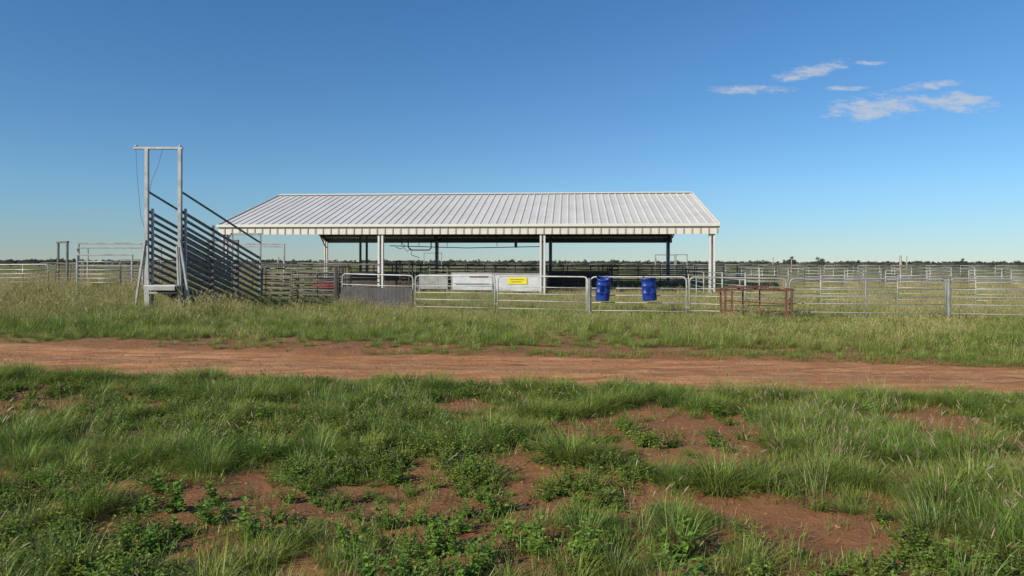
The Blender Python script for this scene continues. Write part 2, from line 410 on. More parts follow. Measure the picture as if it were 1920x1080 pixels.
# --- mid zone (between road and fence)
mid=[tuft("m",90,0.14,0.44,0.18,0.0085,1.1,G_mid,heads=11,seg=3,tilt=0.7,wind=0.2,hfat=0.055,headlen=(0.06,0.12),hstretch=1.25) for _ in range(5)]
midg=[tuft("m",110,0.12,0.40,0.18,0.009,1.3,G_lush,heads=1,seg=3,tilt=0.9) for _ in range(3)]
P=[];PG=[]
for _ in range(15000):
    y=U(11,26); x=U(-22,22)
    if not visible(x,y,2): continue
    s_=track_s(x,y)
    if s_<1.6: continue
    e=sm(1.4,4.0,s_)
    if R()>0.28+0.72*e: continue
    if s_<6 and nz(x,y,0.5,3)+0.6*nz(x,y,1.5,13)>0.08+0.5*e: continue
    tall=(0.34+0.34*e+0.45*nz(x,y,0.45,8))
    tall*=1+0.65*sm(-4,-11,x)*sm(13,18,y)
    if y>18.5: tall*=0.88
    p=pt(x,y,U(0.7,1.2)*max(0.25,tall),U(0.8,1.15))
    g_=0.42+0.55*(1-sm(3,8,s_))*0.6+1.1*nz(x,y,0.4,55)
    (PG if R()<g_ else P).append(p)
scatter("verge_grass",P,mid); scatter("green_verge_grass",PG,midg); print("mid",len(P),len(PG))
# --- dry grass behind fence
dry=[tuft("d",60,0.22,0.55,0.22,0.012,0.8,G_dry,heads=18,seg=3,tilt=0.5,wind=0.2,hstretch=1.25) for _ in range(3)]+[tuft("d",70,0.2,0.5,0.22,0.012,0.9,G_mid,heads=6,seg=3,tilt=0.6,wind=0.2,hstretch=1.2) for _ in range(3)]
P=[]
for _ in range(17000):
    y=U(18.5,62); x=U(-50,52)
    if not visible(x,y,2): continue
    fy=22.8-0.28*x
    if y<fy+0.5 and x>-9: continue
    if x<=-9 and y<22: continue
    dsh=(-15<x<11 and 36<y<52)
    sc=U(0.75,1.15)+0.25*nz(x,y,0.15,8)
    if dsh: sc*=0.5
    if dsh and R()<0.4: continue
    if x>-9: sc*=0.85
    if x>8: sc*=1.08
    P.append(pt(x,y,sc*0.95,U(0.8,1.05)))
scatter("dry_grass",P,dry); print("dry",len(P))
# --- far paddock
far=[tuft("f",50,0.3,0.7,0.7,0.03,0.8,G_dry,heads=0,seg=2,tilt=0.6) for _ in range(1)]+[tuft("f",50,0.3,0.6,0.7,0.03,0.8,G_mid,heads=0,seg=2,tilt=0.6) for _ in range(3)]
P=[]
for _ in range(12000):
    y=60+240*R()**1.6; x=U(-1,1)*(0.8*y+10)
    if nz(x,y,0.03,2)+0.4*R()<-0.05: continue
    P.append((x,y,gh(x,y),U(0,6.28),0,U(0.7,1.1),0.6))
scatter("paddock_grass",P,far)
# --- straw litter on verge edges
lit=[]
for _ in range(3):
    lit.append(tuft("t",26,0.05,0.16,0.25,0.005,0.2,G_dry,seg=1,tilt=1.6))
P=[]
for _ in range(6500):
    y=U(3,16); x=U(-14,14)
    if not visible(x,y,1): continue
    s_=track_s(x,y)
    pr=0.17+0.7*math.exp(-((abs(s_)-1.9)/0.45)**2)
    if abs(s_)<1.4: pr=0.015
    if R()<pr: P.append((x,y,gh(x,y)+0.01,U(0,6.28),0,U(0.5,1.1),0.35))
scatter("straw_litter",P,lit)
# --- clods and pebbles
def pebble():
    V=[];F=[];n=7
    for k in range(4):
        for j in range(n):
            ph=-0.3+1.8*k/3; r=math.cos(ph)*U(0.8,1.15); V.append((r*math.cos(j*6.283/n),r*math.sin(j*6.283/n),0.6*math.sin(ph)*U(0.9,1.1)))
    for k in range(3):
        for j in range(n): F.append((k*n+j,k*n+(j+1)%n,(k+1)*n+(j+1)%n,(k+1)*n+j))
    return veg("p",V,F,[0]*len(V),[0]*len(V),M_track)
P=[]
for _ in range(11000):
    y=U(2.5,14.5); x=U(-11,11)
    if not visible(x,y,1): continue
    s_=track_s(x,y)
    if abs(s_)<1.5: z=track_z(x,s_)[1]; 
    else: z=gh(x,y)
    if abs(s_)<1.5 and R()<0.4: continue
    P.append((x,y,z,U(0,6.28),0,0.004+0.018*R()**4,0.8))
scatter("soil_clods",P,[pebble() for _ in range(3)])

# --- distant tree line
def tree_src(k):
    V=[];F=[];T=[];Rn=[]
    def limb(p,q,r0,r1):
        i=len(V)
        for e,r in ((p,r0),(q,r1)):
            for j in range(5):
                a=j*1.2566; V.append((e[0]+r*math.cos(a),e[1]+r*math.sin(a),e[2])); T.append(0.0); Rn.append(0.2)
        for j in range(5): F.append((i+j,i+(j+1)%5,i+5+(j+1)%5,i+5+j))
    H=U(3.2,5.0); limb((0,0,-0.3),(0.1,0,H*0.4),0.16,0.1)
    cl=[]
    for b in range(random.randrange(6,9)):
        a=U(0,6.28); r=U(0.5,2.1); c=(r*math.cos(a),r*math.sin(a),H*U(0.38,0.9)); limb((0.1,0,H*0.3),c,0.08,0.03); cl.append((c,U(0.7,1.3)))
    for c,r in cl:
        for _ in range(80):
            d=Vector((random.gauss(0,1),random.gauss(0,1),random.gauss(0,0.7))).normalized()*r*U(0.3,1.0)
            p=Vector(c)+d; s_=U(0.15,0.34); a=Vector((U(-1,1),U(-1,1),U(-1,1))).normalized(); b=a.cross(Vector((U(-1,1),U(-1,1),U(-1,1)))).normalized()
            i=len(V); V.extend([tuple(p-a*s_),tuple(p+b*s_*0.6),tuple(p+a*s_),tuple(p-b*s_*0.6)]); T.extend([U(0,1)]*4); Rn.extend([R()]*4); F.append((i,i+1,i+2,i+3))
    return veg("tree",V,F,T,Rn,G_tree)
P=[]
for _ in range(3600):
    y=U(330,1100); x=U(-1,1)*(0.85*y+30)
    if nz(x,y,0.006,40)+0.25*R()<-0.10 and R()<0.75: continue
    P.append((x,y,-0.1,U(0,6.28),0,U(0.45,1.05)*(0.8+0.25*(y>600)),U(0.7,1.0)))
for _ in range(90):
    y=U(180,330); x=U(-1,1)*(0.8*y); P.append((x,y,-0.1,U(0,6.28),0,U(0.25,0.55),0.8))
for x,y,s in ((155,380,1.4),(172,380,1.2),(196,390,1.1),(-150,420,1.0),(262,400,1.2),(60,400,1.1)): P.append((x,y,-0.1,U(0,6),0,s,0.9))
scatter("distant_trees",P,[tree_src(k) for k in range(5)])

# ---------------------------------------------------------------- shed
shed=empty("open_sided_shed")
O=Vector((-15.95,37.1,0)); ul=Vector((0.9965,-0.083,0)); ud=Vector((0.083,0.9965,0)); Lsh=26.6; D=15.9
ZE=3.68; ZR=6.08
def S(a,b,z): return O+ul*a+ud*b+Vector((0,0,z))
def roofz(b): return ZE+(ZR-ZE)*(1-abs(b-D/2)/(D/2))
mb=MB(); und=MB()
pitch=0.42; k=int(Lsh/pitch); pw=Lsh/k
prof=[]
for i in range(k):
    a=i*pw; prof+=[(a,0),(a+pw*0.70,0),(a+pw*0.76,0.038),(a+pw*0.90,0.038),(a+pw*0.96,0)]
prof.append((Lsh,0))
for (b0,b1) in ((0,D/2),(D/2,D)):
    i0=len(mb.v)
    for (a,h) in prof:
        mb.v.append(tuple(S(a,b0,roofz(b0)+h))); mb.v.append(tuple(S(a,b1,roofz(b1)+h)))
    for i in range(len(prof)-1): mb.face((i0+2*i,i0+2*i+2,i0+2*i+3,i0+2*i+1),M_roof)
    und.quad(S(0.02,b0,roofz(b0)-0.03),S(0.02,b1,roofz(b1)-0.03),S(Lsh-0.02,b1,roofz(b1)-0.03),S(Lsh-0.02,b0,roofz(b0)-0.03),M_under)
mb.obj("roof_sheets",shed)
mb=MB()
for sgn in (-1,1):
    mb.beam(S(-0.03,D/2+sgn*0.13,ZR+0.038),S(Lsh+0.03,D/2+sgn*0.13,ZR+0.038),0.3,0.012,M_cream,side=tuple(ud*1+Vector((0,0,-sgn*0.30))))
for a in (-0.04,Lsh+0.04):
    for b0,b1 in ((-0.05,D/2),(D+0.05,D/2)):
        mb.beam(S(a,b0,roofz(b0)-0.04),S(a,b1,roofz(b1)-0.04),0.05,0.24,M_cream)
mb.obj("ridge_and_barge_trim",shed)
mb=MB()
for b,sg in ((-0.07,-1),(D+0.07,1)):
    mb.beam(S(-0.05,b,ZE-0.04),S(Lsh+0.05,b,ZE-0.04),0.13,0.15,M_cream,side=tuple(ud))
    n=len(prof); i0=len(mb.v)
    for (a,h) in prof:
        for z in (ZE-0.115,ZE-0.50): mb.v.append(tuple(S(a,b*0.2+(D*0.8 if sg>0 else 0)+sg*h*0.8,z)))
    for i in range(n-1):
        rib=abs(prof[i][1])+abs(prof[i+1][1])>0.01
        mb.face((i0+2*i,i0+2*i+2,i0+2*i+3,i0+2*i+1),M_fascia if rib else M_cream)
    bb=0.0 if sg<0 else D
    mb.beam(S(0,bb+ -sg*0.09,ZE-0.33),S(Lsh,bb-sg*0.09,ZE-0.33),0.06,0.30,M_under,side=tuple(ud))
mb.obj("gutter_and_fascia",shed)
for i in range(1,13):
    b=D*i/13; z=roofz(b)-0.115
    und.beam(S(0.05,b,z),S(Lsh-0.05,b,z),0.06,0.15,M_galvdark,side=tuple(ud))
bays=[0.28,8.95,17.6,26.3]
for a in bays:
    for b0,b1 in ((0.15,D/2),(D-0.15,D/2)):
        und.beam(S(a,b0,roofz(b0)-0.32),S(a,b1,roofz(b1)-0.32),0.12,0.25,M_galvdark)
        kb=b0+(1.3 if b0<D/2 else -1.3)
        und.beam(S(a,b0,2.75),S(a,kb,roofz(kb)-0.42),0.07,0.07,M_galvdark)
und.obj("roof_frame",shed)
mb=MB()
for a in bays:
    for b in (0.17,D-0.17):
        w=0.27 if b<1 else 0.22
        c=S(a,b,0)
        mb.beam(c+ud*0.06+Vector((0,0,-0.1)),c+ud*0.06+Vector((0,0,3.32)),w*0.96,0.02,M_white,side=tuple(ul),bev=0.06)
        for sg in (-1,1):
            mb.beam(c+ul*(sg*w*0.5)+Vector((0,0,-0.1)),c+ul*(sg*w*0.5)+Vector((0,0,3.32)),0.025,0.2,M_white,side=tuple(ul),bev=0.06)
            mb.beam(c+ul*(sg*w*0.34)-ud*0.09+Vector((0,0,-0.1)),c+ul*(sg*w*0.34)-ud*0.09+Vector((0,0,3.32)),w*0.3,0.018,M_white,side=tuple(ul),bev=0.06)
        mb.beam(c-ul*0.17+Vector((0,0,0.02)),c+ul*0.17+Vector((0,0,0.02)),0.34,0.03,M_galv,side=tuple(ud))
mb.obj("columns",shed)
mb=MB()
mb.tube([S(8.95,2.0,2.62),S(13.3,2.1,2.50),S(17.6,2.0,2.58)],0.022,M_dark)
for a in (9.6,10.6,12.2,15.0):
    mb.tube([S(a,2.0,3.75),S(a,2.05,2.58)],0.014,M_dark,6)
mb.tube([S(a,2,z) for a,z in ((10.0,2.9),(10.0,2.55),(10.15,2.38),(11.2,2.38),(11.3,2.5),(11.3,2.95))],0.035,M_dark)
mb.tube([S(a,2.3,z) for a,z in ((9.1,2.95),(9.5,2.85),(9.75,2.6),(9.5,2.45),(9.2,2.55))],0.02,M_wire,6)
mb.tube([S(a,2.2,z) for a,z in ((9.7,2.5),(9.9,2.3),(10.1,2.5),(10.15,2.1),(10.6,1.95))],0.018,M_wire,6)
mb.beam(S(16.05,2,2.9),S(16.05,2,2.52),0.16,0.12,M_dark)
mb.tube([S(16.05,2,3.7),S(16.05,2,2.9)],0.02,M_dark,6)
mb.obj("overhead_rail_and_pipes",shed)

# ---------------------------------------------------------------- loading ramp
ramp=empty("cattle_loading_ramp")
NL=Vector((-11.77,22,0)); NR=Vector((-10.70,22,0)); rd=Vector((1.05,4.0,0)); Lr=rd.length; rdn=rd/Lr
mb=MB(); Z=lambda z: Vector((0,0,z))
for p in (NL,NR):
    mb.beam(p+Z(0),p+Z(5.33),0.12,0.10,M_galv,side=(1,0,0))
mb.beam((-12.2,22,5.36),(-10.62,22,5.36),0.09,0.08,M_galv)
mb.beam(NL+Vector((-0.02,-0.06,2.4)),NL+Vector((-0.34,-0.1,0)),0.07,0.07,M_galv)
mb.beam(NR+Vector((0.02,-0.06,2.4)),NR+Vector((0.42,-0.1,0)),0.07,0.07,M_galv)
mb.beam(NL+Vector((0.09,-0.12,2.2)),NL+Vector((0.16,-0.16,0)),0.06,0.06,M_galv)
mb.beam(NR+Vector((-0.04,-0.12,2.2)),NR+Vector((0.08,-0.16,0)),0.06,0.06,M_galv)
mb.beam(NL+Vector((-0.3,-0.15,0.17)),NR+Vector((0.4,-0.15,0.17)),0.06,0.08,M_galv)
mb.beam(NL+Vector((0.0,-0.15,0.70)),NR+Vector((0.1,-0.15,0.70)),0.05,0.06,M_galv)
mb.tube([NL+Vector((-0.36,0,5.36)),NL+Vector((-0.33,0.02,4.5)),NL+Vector((-0.2,0,3.2)),NL+Vector((-0.02,0,2.6))],0.006,M_wire,5)
mb.tube([NL+Vector((0.5,0,5.33)),NL+Vector((0.35,0.02,4.8)),NL+Vector((0.15,0,4.3)),NL+Vector((0.08,0,3.9))],0.006,M_wire,5)
mb.tube([NL+Vector((-0.4,0,5.43)),NL+Vector((-0.3,0,5.43))],0.03,M_galv)
mb.tube([NR+Vector((0.0,-0.06,5.43)),NR+Vector((0.0,0.06,5.43))],0.03,M_galv)
mb.obj("gantry_frame",ramp)
mb=MB()
def rp(base,s,z): return base+rdn*(s*Lr)+Z(z)
drop=1.45
for base,mat in ((NL,M_galvdark),(NR,M_galvdark)):
    nr=11
    for i in range(nr):
        z0=1.12+(3.32-1.12)*i/(nr-1); z1=z0-drop; s1=1.0
        if z1<0.12: s1=(z0-0.12)/drop; z1=0.12
        mb.beam(rp(base,0.02,z0),rp(base,s1,z1),0.04,0.09,mat)
    mb.beam(rp(base,0.02,3.95),rp(base,1.0,2.47),0.05,0.06,mat)
    for s_,zt in ((0.04,3.42),(0.36,2.95),(0.68,2.50),(1.0,2.80)):
        off=Vector((0.06,0,0))
        mb.beam(rp(base,s_,0)+off,rp(base,s_,zt)+off,0.07,0.07,M_galv if s_>0.9 or s_<0.1 else mat)
    mb.beam(rp(base,0.0,0.92),rp(base,0.66,0.0),0.06,0.12,M_galvdark)
mb.beam(rp(NL,1,2.76),rp(NR,1,2.76),0.07,0.08,M_galv)
mb.beam(rp(NL,0.68,2.46),rp(NR,0.68,2.46),0.05,0.06,M_galvdark)
for s_ in (0.3,0.55):
    mb.beam(rp(NR,s_,0),rp(NR,s_-0.1,0.9-s_*1.3+0.2),0.05,0.05,M_galvdark)
mb.obj("side_rails",ramp)
mb=MB()
mb.beam(rp((NL+NR)/2,-0.0,0.93),rp((NL+NR)/2,0.66,0.05),0.98,0.05,M_galvdark)
for i in range(12):
    s_=0.03+i*0.05
    mb.beam(rp(NL,s_,0.99-s_*1.33)+Vector((0.05,0,0)),rp(NR,s_,0.99-s_*1.33)-Vector((0.05,0,0)),0.05,0.04,M_galvdark)
mb.beam((-11.6,21.72,0.93),(-10.62,21.72,0.93),0.46,0.05,M_white)
mb.beam((-11.6,21.50,0.86),(-10.62,21.50,0.86),0.03,0.13,M_galv)
mb.obj("ramp_floor",ramp)

# ---------------------------------------------------------------- panels
def panel(name,p0,p1,H,rails,mat,r=0.024,mids=(),rr=0.018,z0=0.05,corner=0.14):
    p0=Vector(p0); p1=Vector(p1)
    p0.z=gh(p0.x,p0.y) if p0.z==0 else p0.z; p1.z=gh(p1.x,p1.y) if p1.z==0 else p1.z
    d=(p1-p0).normalized()
    a=p0+d*0.05; b=p1-d*0.05
    mb=MB(); mb.tube(arc_path(a,b,H,corner,z0),r,mat,8)
    for z in rails: mb.tube([a+Z(z),(a+b)/2+Z(z+U(-.012,.012)),b+Z(z)],rr,mat,6)
    for m in mids:
        q=a+(b-a)*m; mb.tube([q+Z(z0+0.05),q+Z(H)],rr,mat,6)
    for q,s_ in ((a,-1),(b,1)):
        for z in (0.3,H-0.3): mb.beam(q+Z(z),q+d*s_*0.055+Z(z),0.05,0.02,mat)
    return mb.obj(name)
M_g2=metal("white_galv_pipe",(0.60,0.59,0.56),(0.40,0.39,0.36),0.5,0.1,2)
rl=(0.16,0.42,0.65,0.88)
FP=[(-6.25,25,0),(-3.42,23.9,0),(-0.52,22.95,0),(2.49,22.0,0),(5.47,21.2,0),(8.33,20.6,0),(12.45,19.5,0),(16.6,18.4,0),(20.8,17.4,0)]
panel("steel_yard_panel",FP[0],FP[1],1.24,(0.2,0.55,0.86),M_g2)
panel("steel_yard_panel",FP[1],FP[2],1.24,rl,M_g2,rr=0.015)
panel("steel_yard_panel",FP[2],FP[3],1.24,rl,M_g2,mids=(0.985,),rr=0.015)
panel("steel_yard_panel",FP[3],FP[4],1.24,rl,M_g2,rr=0.015)
panel("steel_yard_panel",FP[4],FP[5],1.24,(0.2,0.42,0.65,0.88),M_galv,mids=(0.07,),rr=0.015)
M_pale=metal("blue_grey_pipe",(0.32,0.36,0.41),(0.25,0.28,0.31),0.5,0.2,2)
panel("steel_yard_panel",FP[5],FP[6],1.24,(0.25,0.5,0.72,0.93),M_pale,mids=(0.5,),rr=0.014,r=0.021)
panel("steel_yard_panel",FP[6],FP[7],1.24,(0.25,0.5,0.72,0.93),M_pale,mids=(0.5,),rr=0.014,r=0.021)
panel("steel_yard_panel",FP[7],FP[8],1.24,(0.25,0.5,0.72,0.93),M_pale,mids=(0.5,),rr=0.014,r=0.021)
mb=MB(); p=Vector(FP[6]); mb.beam(p+Vector((0,-0.05,-0.1)),p+Vector((0,-0.05,1.26)),0.055,0.055,M_galv); mb.obj("gate_post")
mb=MB(); p=Vector(FP[3]); mb.beam(p+Vector((0.0,-0.05,-0.1)),p+Vector((0.0,-0.05,1.2)),0.055,0.055,M_galv); mb.obj("gate_post")
mb=MB(); a=Vector((-6.2,24.9,0)); b=Vector((-3.5,23.85,0)); n=110
i0=len(mb.v); nn=Vector((-0.36,-0.93,0))
for i in range(n+1):
    t=i/n; q=a+(b-a)*t; h=0.010*math.sin(i*2*math.pi/6)
    for z in (0.0,0.80+0.01*math.sin(t*9)): mb.v.append(tuple(q+nn*(0.03+h+0.06*(1-z))+Z(z)))
for i in range(n): mb.face((i0+2*i,i0+2*i+2,i0+2*i+3,i0+2*i+1),M_tin,True)
mb.obj("corrugated_iron_sheet")
g7=(0.2,0.4,0.6,0.8,1.0,1.2)
panel("cattle_panel",(-9.6,26.1,0),(-6.5,25.2,0),1.42,g7,M_galvdark,0.03,(0.5,),0.026)
panel("cattle_panel",(-9.9,27.3,0),(-6.9,28.1,0),1.5,g7,M_galvdark,0.03,(0.33,0.66),0.026)
panel("cattle_panel",(-9.8,31,0),(-5.8,30.4,0),1.6,g7,M_galvdark,0.03,(0.5,),0.026)
panel("cattle_panel",(-6.4,25.2,0),(-6.7,28.4,0),1.5,g7,M_dark,0.03,(0.5,),0.026)
mb=MB(); mb.beam((-6.45,25.05,0),(-6.45,25.05,1.52),0.09,0.09,M_dark); mb.beam((-6.25,25.12,0),(-6.25,25.12,1.45),0.06,0.06,M_dark); mb.obj("steel_post")

# blue plastic drum feeders hooked over the top rail
def drum(name,x,y,r,h,zt,tilt,yaw):
    mb=MB(); n=28
    prof_=[(0.0,-h),(r*0.90,-h),(r*0.97,-h+0.02),(r,-h+0.05),(r*0.97,-h*0.70),(r*1.04,-h*0.68),(r*1.04,-h*0.64),(r*0.97,-h*0.62),(r*0.965,-h*0.38),(r*1.04,-h*0.36),(r*1.04,-h*0.32),(r*0.97,-h*0.30),(r*0.96,-0.05),(r*1.05,-0.04),(r*1.05,0.0),(r*0.95,0.0),(r*0.92,-0.10),(r*0.90,-h+0.03),(0,-h+0.03)]
    c=Vector((x,y,zt)); ct,st=math.cos(tilt),math.sin(tilt)
    def tr(v):
        v=Vector((v.x*ct+v.z*st,v.y,-v.x*st+v.z*ct)); return c+v
    i0=len(mb.v)
    for (rr_,zz) in prof_:
        for j in range(n):
            a=2*math.pi*j/n; dent=1-0.22*math.exp(-((a-4.5)/0.45)**2)*math.exp(-((zz+h*0.55)/(h*0.4))**2)-0.12*math.exp(-((a-5.6)/0.3)**2)*math.exp(-((zz+h*0.3)/(h*0.3))**2)
            cut=-0.10*max(0,math.sin(a*1.0+yaw)) if zz>-0.06 else 0
            mb.v.append(tuple(tr(Vector((rr_*dent*math.cos(a),rr_*dent*math.sin(a)*0.72,zz+cut)))))
    for k in range(len(prof_)-1):
        for j in range(n): mb.face((i0+k*n+j,i0+k*n+(j+1)%n,i0+(k+1)*n+(j+1)%n,i0+(k+1)*n+j),M_blue,True)
    for dx in (-0.12,0.12):
        mb.tube([c+Vector((dx,r*0.66,-0.12)),c+Vector((dx,r*0.70,0.03)),c+Vector((dx,r*0.92,0.06)),c+Vector((dx,r*1.08,0.0)),c+Vector((dx,r*1.10,-0.1))],0.008,M_wire,6)
    return mb.obj(name)
def onfence(x):
    for a,b in zip(FP,FP[1:]):
        if a[0]<=x<=b[0]: return a[1]+(b[1]-a[1])*(x-a[0])/(b[0]-a[0])
drum("blue_drum_feeder",2.92,onfence(2.92)-0.22,0.225,0.76,1.25,0.07,3.4)
drum("blue_drum_feeder",4.25,onfence(4.25)-0.22,0.225,0.70,1.22,-0.08,0.5)
random.seed(21)

# rusty steel bench / gate rack
tb=MB(); 
x0,x1,y0,y1,zt=6.2,8.12,19.8,20.25,0.88
for x in (x0,x0+0.17,x1-0.17,x1):
    tb.beam((x,y0,-0.02),(x+U(-.02,.02),y0,zt),0.05,0.05,M_rust)
for x in (x0,x1): tb.beam((x,y1,-0.02),(x+U(-.02,.02),y1,zt),0.05,0.05,M_rust)
for x in (x0+0.65,x0+1.15): tb.beam((x,y1,-0.02),(x,y1,zt),0.035,0.035,M_rust)
for y in (y0,y0+0.15,y0+0.3,y1): tb.beam((x0-0.18,y,zt+0.03+U(-.01,.01)),(x1+0.08,y,zt+0.03+U(-.01,.02)),0.05,0.035,M_rust)
for x in (x0,x0+0.5,x0+1.0,x0+1.5,x1): tb.beam((x,y0-0.05,zt+0.065),(x,y1+0.05,zt+0.065),0.05,0.03,M_rust)
tb.beam((x0+0.1,y0+0.2,zt+0.11),(x1-0.6,y0+0.3,zt+0.13),0.2,0.04,M_rust)
for z in (0.3,0.6): 
    tb.beam((x0,y0,z),(x0+0.17,y0,z),0.04,0.04,M_rust); tb.beam((x1-0.17,y0,z),(x1,y0,z),0.04,0.04,M_rust)
for x in (x0,x1): tb.beam((x,y0,0.5),(x,y1,0.5),0.04,0.04,M_rust)
tb.beam((x0+0.17,y0,0.60),(x1-0.17,y0,0.50),0.03,0.03,M_rust)
tb.beam((x0,y1,0.28),(x1,y1,0.26),0.03,0.03,M_rust)
tb.obj("rusty_steel_bench")

# ---------------------------------------------------------------- left yards
def frame(name,pts,H,mat,w=0.08,low=None,rails=()):
    mb=MB()
    for p in pts:
        g=gh(p[0],p[1]); mb.beam((p[0],p[1],g-0.1),(p[0],p[1],H),w,w,mat)
    for a,b in zip(pts,pts[1:]):
        mb.beam((a[0]-w/2,a[1],H+w/2),(b[0]+w/2,b[1],H+w/2),w,w,mat)
        if low: mb.beam((a[0],a[1],low),(b[0],b[1],low),w*0.7,w*0.7,mat)
        for z in rails: mb.tube([(a[0],a[1],z),(b[0],b[1],z)],0.025,mat,6)
    return mb.obj(name)
frame("yard_gate_frame",[(-22.6,34,0),(-21.5,33.0,0)],2.6,M_galvdark,0.09)
frame("yard_gate_frame",[(-21.6,34,0),(-18.5,34.2,0)],2.56,M_galv,0.09,low=2.38)
frame("yard_gate_frame",[(-22.0,35.4,0),(-18.3,35.6,0)],2.4,M_galv,0.06)
frame("yard_gate_frame",[(-20.7,32.5,0),(-18.2,32.7,0)],1.98,M_galv,0.08,low=1.5,rails=(0.7,0.9,1.1,1.3,1.7))
frame("yard_gate_frame",[(-14.4,34,0),(-11.35,34,0)],2.54,M_galv,0.08,low=2.46)
for i in range(3):
    panel("cattle_panel",(-27.9+i*2.6-2.6,33.5,0),(-27.9+i*2.6,33.5,0),1.15,(0.3,0.5,0.7,0.9,),M_galv,0.03,(0.5,),0.024)
panel("cattle_panel",(-22.5,33.6,0),(-20.8,33.3,0),1.2,(0.3,0.5,0.7,0.9),M_galvdark,0.03,(0.5,),0.026)
panel("cattle_panel",(-21.3,37,0),(-15.0,37.5,0),1.4,(0.3,0.5,0.7,0.9,1.1),M_galvdark,0.03,(0.33,0.66,),0.026)
panel("cattle_panel",(-18.1,31.5,0),(-13.6,30.5,0),1.35,(0.3,0.5,0.7,0.9,1.1),M_galvdark,0.03,(0.33,0.66,),0.026)
panel("cattle_panel",(-13.4,30.5,0),(-10.0,31.0,0),1.5,(0.3,0.5,0.7,0.9,1.1,1.3),M_galvdark,0.03,(0.5,),0.026)

# ---------------------------------------------------------------- yard runs
def run(name,pts,H,nr,mat,step=2.9,r=0.03,posts=0.035,gap=0.25):
    mb=MB()
    for a,b in zip(pts,pts[1:]):
        a=Vector((*a,0)); b=Vector((*b,0)); L=(b-a).length; n=max(1,round(L/step))
        for i in range(n+1):
            q=a+(b-a)*(i/n); q.z=gh(q.x,q.y); mb.tube([q+Z(-0.05),q+Z(H+U(-0.03,0.06))],posts,mat,6)
        for i in range(n):
            p=a+(b-a)*(i/n); q=a+(b-a)*((i+1)/n); p.z=gh(p.x,p.y); q.z=gh(q.x,q.y)
            for k in range(nr):
                z=gap+(H-gap)*k/(nr-1); mb.tube([p+Z(z),q+Z(z)],r,mat,5)
    return mb.obj(name)
run("yard_fence",[(-9.8,41),(-4.5,40.6)],1.55,6,M_galvdark)
run("yard_fence",[(-9,44.5),(12.5,43.2)],1.5,6,M_galvdark)
run("yard_fence",[(1.8,39),(9.8,38.4)],1.45,6,M_dark)
run("yard_fence",[(2,39),(2.2,49.5)],1.5,6,M_galvdark)
run("yard_fence",[(6,38.6),(6.3,49.5)],1.5,6,M_galvdark)
run("yard_fence",[(-14,50),(16,48.5),(30,47.5)],1.5,6,M_galvdark,r=0.024)
run("yard_fence",[(-5,41),(-4.6,50)],1.5,6,M_dark)
run("yard_fence",[(-40,58),(-12,57),(14,56),(42,54)],1.45,6,M_galvdark,r=0.024)
run("yard_fence",[(12.5,34.5),(12.8,56)],1.4,6,M_galv,r=0.018)
run("yard_fence",[(18.6,43.5),(36,42)],1.25,6,M_galv,step=2.6,r=0.016)
run("yard_fence",[(18.6,43.5),(19.5,58)],1.3,5,M_galv,r=0.016)
run("yard_fence",[(24.5,43),(26,62)],1.3,5,M_galv,r=0.016)
run("yard_fence",[(30.5,42.5),(33,66)],1.4,5,M_galv,r=0.016)
run("yard_fence",[(14,64),(55,60)],1.5,5,M_galv,r=0.02)
run("yard_fence",[(-6,75),(20,74),(64,72)],1.5,5,M_galvdark,r=0.025)
run("yard_fence",[(-70,80),(-20,82)],1.6,5,M_dark,r=0.03)
run("yard_fence",[(-20,95),(90,92)],1.6,4,M_galvdark,step=4,r=0.03)
run("yard_fence",[(9.4,27.5),(9.7,37.5)],1.25,5,M_galv,r=0.018)
run("yard_fence",[(9.4,27.5),(24,26.2),(34,25.6)],1.2,5,M_galv,step=2.9,r=0.013,posts=0.02)
frame("yard_gate_frame",[(12.6,60,0),(14.3,60,0)],2.35,M_galv,0.08)
frame("yard_gate_frame",[(14.9,62,0),(15.9,62,0)],2.4,M_galv,0.08)
frame("yard_gate_frame",[(-8.0,62,0),(-6.4,62,0)],2.5,M_galv,0.08)
mb=MB(); mb.tube([(29.6,52,0),(29.62,52,1.2),(29.58,52,2.3)],0.09,M_wood,8); mb.obj("timber_pole")
mb=MB()
for (x,y,h) in ((36.3,95,2.5),(16.8,80,2.2),(-24,70,2.2),(52,90,2.6),(45,110,2.4)): mb.tube([(x,y,0),(x+.05,y,h)],0.08,M_wood,6)
mb.obj("fence_posts")

# ---------------------------------------------------------------- handling race inside the shed
race=empty("cattle_handling_race")
def boxpanel(mb,a,b,z0,z1,mat,t=0.05,frame_=M_galv,ribs=0):
    a=Vector(a); b=Vector(b); zc=(z0+z1)/2
    mb.beam(a+Z(zc),b+Z(zc),t,z1-z0,mat,bev=0.1)
    for q in (a,b): mb.beam(q+Z(0),q+Z(z1+0.05),0.07,0.07,frame_)
    mb.beam(a+Z(z1+0.035),b+Z(z1+0.035),0.07,0.06,frame_)
    for i in range(1,ribs):
        q=a+(b-a)*(i/ribs); mb.beam(q+Z(z0),q+Z(z1),0.04,t+0.02,frame_)
mb=MB()
boxpanel(mb,(-5.0,37.0,0),(-3.5,36.9,0),0.25,1.0,M_galv,ribs=3)
boxpanel(mb,(-3.25,36.9,0),(-1.05,36.7,0),0.2,1.08,M_board)
boxpanel(mb,(-0.95,36.7,0),(1.5,36.5,0),0.15,1.0,M_board)
boxpanel(mb,(-3.2,37.7,0),(1.55,37.3,0),0.2,1.05,M_board,ribs=5)
boxpanel(mb,(-9.3,39.6,0),(-5.4,39.3,0),0.2,1.1,M_dark,ribs=4,frame_=M_galvdark)
boxpanel(mb,(2.2,41.0,0),(5.8,40.7,0),0.2,1.15,M_dark,ribs=4,frame_=M_galvdark)
